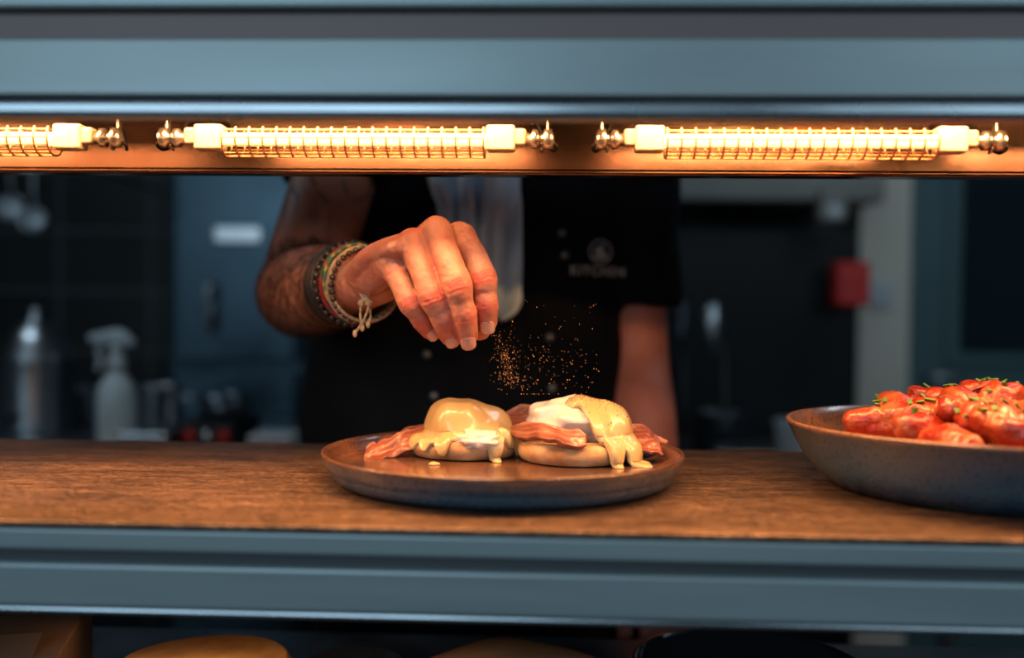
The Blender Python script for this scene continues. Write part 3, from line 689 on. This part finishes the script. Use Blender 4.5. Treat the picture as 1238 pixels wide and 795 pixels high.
for s in (-1,1):
    v,f=loft([(-.055+s*.11,1.31,.045),(-.055+s*.115,1.24,.045),(-.055+s*.125,1.14,.036)],[(.042,.044),(.045,.040),(.042,.030)],up=(0,0,1),n=24,sub=6); mobj('shoe',v,f,M['shoe'],chef)

# ------------------------------------------------------------------ things under the pass
LSZ=CZ-.335
cb=empty('cardboard_box')
box('carton',(-.44,.80,LSZ+.037),(.17,.16,.070),M['card'],cb,.002,rot=(0,0,.25))
box('flap',(-.43,.728,LSZ+.074),(.15,.05,.002),M['card'],cb,.0005,rot=(.25,0,.25))
box('tape_strip',(-.44,.80,LSZ+.0735),(.03,.165,.001),M['white'],cb,0,rot=(0,0,.25))
fb=empty('flatbread_stack'); M['bread']=pm('flatbread',(.66,.42,.15),.8,c2=(.42,.24,.08),nscale=30,bump=(60,.4,.002))
for i in range(6):
    v,f=lathe([(0,0),(.066,0),(.070,.003),(.066,.006),(0,.0065)],56,wob=lambda a,j:.03*math.sin(3*a+i)); o=mobj('flatbread',v,f,M['bread'],fb); o.location=(-.250+.003*math.sin(i*2),.82+.003*math.cos(i*3),LSZ+.001+i*.0072)
wb=empty('wooden_serving_board'); v,f=loft([(-.065,.85,LSZ+.026),(-.03,.85,LSZ+.032),(.0,.85,LSZ+.034),(.05,.85,LSZ+.030),(.085,.85,LSZ+.026)],[(.012,.010),(.035,.013),(.045,.014),(.03,.012),(.010,.008)],up=(0,0,1),n=24,sub=6); mobj('board',v,f,M['wood'],wb)
v,f=lathe([(0,0),(.05,0),(.055,.018),(0,.018)],30); o=mobj('board_foot',v,f,M['wood'],wb); o.location=(.0,.85,LSZ+.001)
v,f=lathe([(0,0),(.05,0),(.075,.018),(.092,.040),(.095,.047),(.0925,.0475),(.089,.041),(.072,.021),(.05,.005),(0,.004)],80); M['blackgloss']=pm('black_glaze',(.012,.014,.018),.15,coat=.6)
o=mobj('black_bowl',v,f,M['blackgloss'],None); o.location=(.197,.81,LSZ+.001)
v,f=lathe([(0,0),(.04,0),(.045,.01),(.045,.045),(.041,.047),(.04,.012),(0,.008)],48); o=mobj('dark_ramekin',v,f,M['blackgloss'],None); o.location=(-.125,.80,LSZ+.001)

# ------------------------------------------------------------------ room
M['tile']=bpy.data.materials.new('dark_wall_tiles'); M['tile'].use_nodes=True
nt=M['tile'].node_tree; p=nt.nodes['Principled BSDF']; tc=N(nt,'ShaderNodeTexCoord'); mp=N(nt,'ShaderNodeMapping'); mp.inputs['Rotation'].default_value=(math.pi/2,0,0)
br=N(nt,'ShaderNodeTexBrick'); br.offset=0; br.inputs['Color1'].default_value=(.005,.008,.011,1); br.inputs['Color2'].default_value=(.008,.012,.015,1); br.inputs['Mortar'].default_value=(.055,.065,.07,1)
br.inputs['Scale'].default_value=1; br.inputs['Brick Width'].default_value=.3; br.inputs['Row Height'].default_value=.2; br.inputs['Mortar Size'].default_value=.005
nt.links.new(tc.outputs['Object'],mp.inputs[0]); nt.links.new(mp.outputs[0],br.inputs['Vector']); nt.links.new(br.outputs['Color'],p.inputs['Base Color']); p.inputs['Roughness'].default_value=.4; p.inputs['Specular IOR Level'].default_value=.3
M['wall']=pm('dark_painted_wall',(.03,.035,.042),.7,c2=(.04,.045,.05),nscale=4)
M['floor']=pm('dark_kitchen_floor',(.05,.05,.052),.5,c2=(.07,.07,.07),nscale=8)
M['ceil']=pm('ceiling_paint',(.16,.17,.18),.9,c2=(.18,.19,.2),nscale=3)
YB=3.3
box('floor',(0,.5,-.05),(7,7.6,.1),M['floor'],None,0); box('ceiling',(0,1.9,2.65),(7,4.8,.1),M['ceil'],None,0)
box('wall_back',(0,YB+.05,1.3),(7,.1,2.6),M['tile'],None,0)
box('wall_left',(-3.45,.5,1.3),(.1,7.4,2.6),M['wall'],None,0); box('wall_right',(3.45,.5,1.3),(.1,7.4,2.6),M['wall'],None,0)
M['trimp']=pm('grey_door_frame',(.72,.65,.56),.6,c2=(.80,.73,.64),nscale=5)
M['hoodm']=pm('dull_hood_steel',(.22,.215,.20),.6,.3,c2=(.28,.27,.25),nscale=5)
M['door']=pm('teal_door',(.07,.14,.155),.45,c2=(.08,.155,.17),nscale=3)
M['redp']=pm('red_plastic',(.66,.015,.01),.4)
a=W(1038,300,3.2).x; b=W(1101,300,3.2).x
box('trim_1',((a+b)/2,3.24,1.2),(b-a,.10,2.4),M['trimp'],None,.008)
dr=empty('door_1'); dw=.85
box('leaf',(b+dw/2,3.26,1.05),(dw,.05,2.1),M['door'],dr,.005)
box('window_frame',(b+.42,3.228,1.42),(.58,.02,.66),M['door'],dr,.008)
M['dglass']=pm('dim_door_glass',(.012,.025,.033),.1,coat=.5); box('glass',(b+.42,3.216,1.42),(.50,.008,.58),M['dglass'],dr,.002)
v,f=loft([(b+.07,3.235,1.05),(b+.07,3.19,1.05),(b+.16,3.18,1.05)],.011,n=12); mobj('handle',v,f,M['steel'],dr)
box('trim_2',(b+dw+.07,3.24,1.2),(.14,.10,2.4),M['trimp'],None,.008)
box('trim_3',((a+b+dw+.14)/2,3.24,2.46),(dw+.35,.10,.12),M['trimp'],None,.008)
w=W(1067,356,3.17); sw=empty('light_switch'); box('switch_plate',(w.x,3.183,w.z),(.075,.012,.09),M['white'],sw,.004); box('rocker',(w.x,3.175,w.z),(.03,.008,.05),M['white'],sw,.002)
fr=empty('dark_alcove_block'); xa=W(800,400,2.74).x; xb=W(1037,400,2.74).x; xm=(xa+xb)/2; fw=xb-xa  # black cabinet shape added to stand for the dark alcove
box('cabinet',(xm,3.0,.74),(fw,.5,1.48),M['black'],fr,.01)
box('upper_block_panel',(xm,2.735,1.10),(fw-.01,.03,.70),M['black'],fr,.01); box('lower_block_panel',(xm,2.735,.38),(fw-.01,.03,.66),M['black'],fr,.01)
v,f=loft([(xa+.05,2.72,.95),(xa+.05,2.69,.97),(xa+.05,2.69,1.25),(xa+.05,2.72,1.27)],.009,n=10); mobj('handle',v,f,M['steel_dark'],fr)
w=W(1031,343,2.60); rb=empty('red_first_aid_box'); box('case',(w.x,2.62,w.z),(.090,.055,.115),M['redp'],rb,.008); box('lid_rim',(w.x,2.588,w.z),(.082,.006,.105),M['redp'],rb,.003); box('label',(w.x,2.583,w.z+.01),(.035,.003,.02),M['redp'],rb,.001)
box('bracket',(w.x,2.68,w.z),(.03,.065,.03),M['black'],rb,.002)
w=W(1014,255,2.60); cm=empty('wall_sensor'); box('body',(w.x,2.66,w.z+.02),(.075,.05,.09),M['hoodm'],cm,.012); v,f=ell((w.x,2.635,w.z),(.02,.012,.02)); mobj('lens',v,f,M['white'],cm)
hood=empty('extraction_hood'); c0=W(815,245,2.9)
extr('canopy',[(2.75,CZ+.31),(2.75,CZ+.36),(2.85,CZ+.9),(3.17,CZ+.9),(3.17,CZ+.31)],c0.x-.1,c0.x+.56,M['hoodm'],hood,.01)
def bench(name,x0,x1,y0,y1,z=.95):
    e=empty(name); box('worktop',((x0+x1)/2,(y0+y1)/2,z-.02),(x1-x0,y1-y0,.04),M['steel'],e,.004)
    box('under_shelf',((x0+x1)/2,(y0+y1)/2,.3),(x1-x0-.06,y1-y0-.06,.03),M['steel_dark'],e,.004)
    for x in (x0+.04,x1-.04):
        for y in (y0+.04,y1-.04):
            v,f=loft([(x,y,.0),(x,y,z-.03)],.019,up=(1,0,0),n=14,sub=1,cap=False); mobj('leg',v,f,M['steel'],e)
    return e
bench('steel_workbench',-2.4,-.30,1.95,2.70,.949); bench('steel_workbench',.42,1.15,1.95,2.55,.929)
BT=.95
sb=empty('spray_bottle'); w=W(141,500,2.1); bx,by=w.x,2.1
M['bottle']=pm('translucent_white_plastic',(.68,.74,.76),.35,sss=.2)
v,f=lathe([(0,0),(.036,0),(.040,.004),(.040,.11),(.037,.128),(.026,.148),(.015,.162),(.0145,.175),(0,.175)],40); o=mobj('bottle_body',v,f,M['bottle'],sb); o.location=(bx,by,BT)
v,f=lathe([(0,.165),(.0185,.165),(.0185,.190),(.012,.193),(0,.193)],30); o=mobj('collar',v,f,M['white'],sb); o.location=(bx,by,BT)
v,f=loft([(bx,by,BT+.19),(bx,by,BT+.215)],[(.014,.014),(.016,.015)],up=(1,0,0),n=20); mobj('neck',v,f,M['white'],sb)
v,f=loft([(bx+.03,by,BT+.224),(bx+.005,by,BT+.235),(bx-.03,by,BT+.234),(bx-.052,by,BT+.232)],[(.010,.009),(.014,.017),(.011,.012),(.009,.009)],n=20,sub=5); mobj('spray_head',v,f,M['white'],sb)
v,f=loft([(bx-.03,by,BT+.225),(bx-.040,by,BT+.205),(bx-.034,by,BT+.185),(bx-.040,by,BT+.168)],[(.004,.006)]*4,up=(1,0,0),n=12,sub=4); mobj('trigger',v,f,M['white'],sb)
ur=empty('steel_tea_urn'); w=W(42,450,2.4)
v,f=lathe([(0,0),(.085,0),(.088,.01),(.088,.17),(.090,.175),(.086,.18),(.072,.215),(.045,.25),(.02,.265),(.012,.28),(.016,.29),(0,.295)],48); o=mobj('urn_body',v,f,M['steel'],ur); o.location=(w.x,2.4,BT)
v,f=loft([(w.x,2.315,BT+.04),(w.x,2.28,BT+.04),(w.x,2.275,BT+.02)],[.008,.008,.006],n=12); mobj('tap',v,f,M['black'],ur)
ra=empty('hanging_ladle_rail'); z=CZ+.36
v,f=loft([(-2.1,2.6,z),(-1.06,2.6,z)],.008,n=12,sub=2); mobj('rail',v,f,M['steel'],ra)
for u,v_ in ((14,252),(41,266),(-28,262)):
    w=W(u,v_,2.58)
    hv=loft([(w.x,2.6,z-.0),(w.x,2.585,z+.02),(w.x,2.57,z-.01),(w.x,2.58,w.z+.03)],.0035,n=8,sub=4); pr=[(0,-.034),(.02,-.028),(.032,-.012),(.035,.006),(.032,.006),(.028,-.010),(.018,-.024),(0,-.03)]
    lv,lf=lathe(pr,28); rr=Matrix.Rotation(1.2,3,'X'); lv=[rr@p+V((w.x,2.575,w.z)) for p in lv]
    v,f=merge([hv,(lv,lf)]); mobj('ladle',v,f,M['steel'],ra)
for x in (-2.05,-1.1):
    v,f=loft([(x,2.6,z),(x,YB,z)],.007,up=(1,0,0),n=10,sub=1); mobj('rail_bracket',v,f,M['steel'],ra)
def pot(name,x,y,z,r,h,mat,handles=True):
    e=empty(name); v,f=lathe([(0,0),(r*.94,0),(r,h*.06),(r,h*.95),(r*1.04,h),(r*1.0,h*1.01),(r*.95,h*.95),(r*.94,h*.1),(0,h*.05)],40); o=mobj('pot_body',v,f,mat,e); o.location=(x,y,z)
    if handles:
        for s in (-1,1):
            v,f=loft([(x+s*r*.98,y-.02,z+h*.75),(x+s*(r+.028),y-.018,z+h*.78),(x+s*(r+.028),y+.018,z+h*.78),(x+s*r*.98,y+.02,z+h*.75)],.004,n=8,sub=4); mobj('pot_handle',v,f,mat,e)
w=W(192,480,2.35); pot('saucepan',w.x,2.35,BT,.055,.115,M['steel'])
w=W(100,480,2.55); pot('saucepan',w.x,2.55,BT,.05,.09,M['steel_dark'])
ty=empty('baking_tray_stack'); w=W(198,520,2.08)
for i in range(4): box('tray',(w.x-.01,2.08,BT+.006+i*.012),(.10,.20,.009),M['steel'],ty,.003)
gr=empty('induction_hob'); w=W(268,505,2.15)
box('hob_body',(w.x,2.15,BT+.03),(.12,.2,.055),M['black'],gr,.01); box('glass_top',(w.x,2.15,BT+.06),(.11,.19,.005),M['black'],gr,.002)
for k in (-.035,.0,.035):
    v,f=lathe([(0,0),(.012,0),(.012,.012),(.008,.015),(0,.015)],20); o=mobj('knob',v,f,M['redp'] if k else M['steel'],gr); o.location=(w.x+k,2.05,BT+.035); o.rotation_euler=(math.pi/2,0,0)
v,f=lathe([(0,0),(.045,0),(.05,.01),(.05,.05),(.046,.05),(.045,.012),(0,.01)],32); o=mobj('small_pan',v,f,M['steel_dark'],gr); o.location=(w.x,2.16,BT+.063)
tw=empty('folded_white_towel'); w=W(325,520,2.02)
for i in range(3): box('fold',(w.x+.012,2.02,BT+.010+i*.015),(.095-.004*i,.10,.014),M['white'],tw,.006)
rf=empty('steel_refrigerator'); xa=W(243,300,2.95).x; xb=W(372,300,2.95).x
M['frs']=pm('blue_steel_door',(.022,.05,.075),.3,.6,c2=(.04,.08,.11),nscale=4,rvar=.1)
box('cabinet',((xa+xb)/2,3.02,.95),(xb-xa+.06,.5,1.9),M['frs'],rf,.01)
box('door_upper',((xa+xb)/2,2.755,1.45),(xb-xa+.03,.03,.70),M['frs'],rf,.012); box('door_lower',((xa+xb)/2,2.755,.60),(xb-xa+.03,.03,.95),M['frs'],rf,.012)
v,f=loft([(xa+.10,2.74,1.19),(xa+.10,2.70,1.20),(xa+.10,2.70,1.30),(xa+.10,2.74,1.31)],.012,n=10); mobj('handle',v,f,M['steel'],rf)
box('control_display',((xa+xb)/2+.01,2.735,CZ+.20),(.13,.012,.045),M['steel'],rf,.004)
w=W(872,460,2.2); pot('stock_pot',w.x,2.2,.93,.06,.10,M['steel_dark'],False)
sp=empty('steel_ladle'); v,f=loft([(w.x+.01,2.2,.945),(w.x+.002,2.19,CZ-.08),(W(862,410,2.18).x,2.18,CZ-.05)],.004,n=8,sub=4)
v2,f2=loft([W(862,425,2.18),W(861,405,2.18),W(862,385,2.18),W(863,368,2.18)],[(.010,.004),(.020,.010),(.022,.010),(.012,.005)],up=(0,1,0),n=20,sub=5); v,f=merge([(v,f),(v2,f2)]); mobj('ladle_body',v,f,M['steel'],sp)
tb_=empty('white_food_tub'); w=W(972,515,2.1)
v,f=lathe([(0,0),(.050,0),(.054,.004),(.060,.085),(.062,.090),(.058,.09),(.052,.01),(0,.008)],40); o=mobj('tub',v,f,M['white'],tb_); o.location=(w.x,2.1,.93)
v,f=lathe([(0,.094),(.063,.094),(.064,.088),(.062,.086)],40); o=mobj('tub_lid',v,f,M['white'],tb_); o.location=(w.x,2.1,.93)
ty=empty('baking_tray_stack'); w=W(895,510,2.05)
for i in range(4): box('tray',(w.x,2.03,.936+i*.012),(.12,.14,.009),M['steel'],ty,.003,rot=(0,0,-.1))

# ------------------------------------------------------------------ light
def aim(o,t): o.rotation_euler=(V(t)-o.location).to_track_quat('-Z','Y').to_euler()
a=area('front_cool_fill',(-1.2,-2.4,2.0),(0,0,0),2.2,32,(.64,.86,1.0),1.4); aim(a,(0,.6,1.2))  # added cool fill from behind the camera, no window modelled
a=area('front_cool_fill.001',(1.6,-2.0,2.2),(0,0,0),1.6,14,(.67,.88,1.0),1.2); aim(a,(0,.6,1.2))
for i,(x,y) in enumerate(((-1.3,1.9),(1.5,1.9))):  # unseen ceiling lamps added to light the kitchen background
    cl=box('fill_light_panel' ,(x,y,2.585),(.62,.32,.03),M['white'],None,.004)
    area('kitchen_fill_light',(x,y,2.565),(0,0,0),.55,4.2,(.68,.86,1.0),.28)
w=bpy.data.worlds.new('world'); bpy.context.scene.world=w; w.use_nodes=True
w.node_tree.nodes['Background'].inputs[0].default_value=(.36,.52,.64,1); w.node_tree.nodes['Background'].inputs[1].default_value=.045
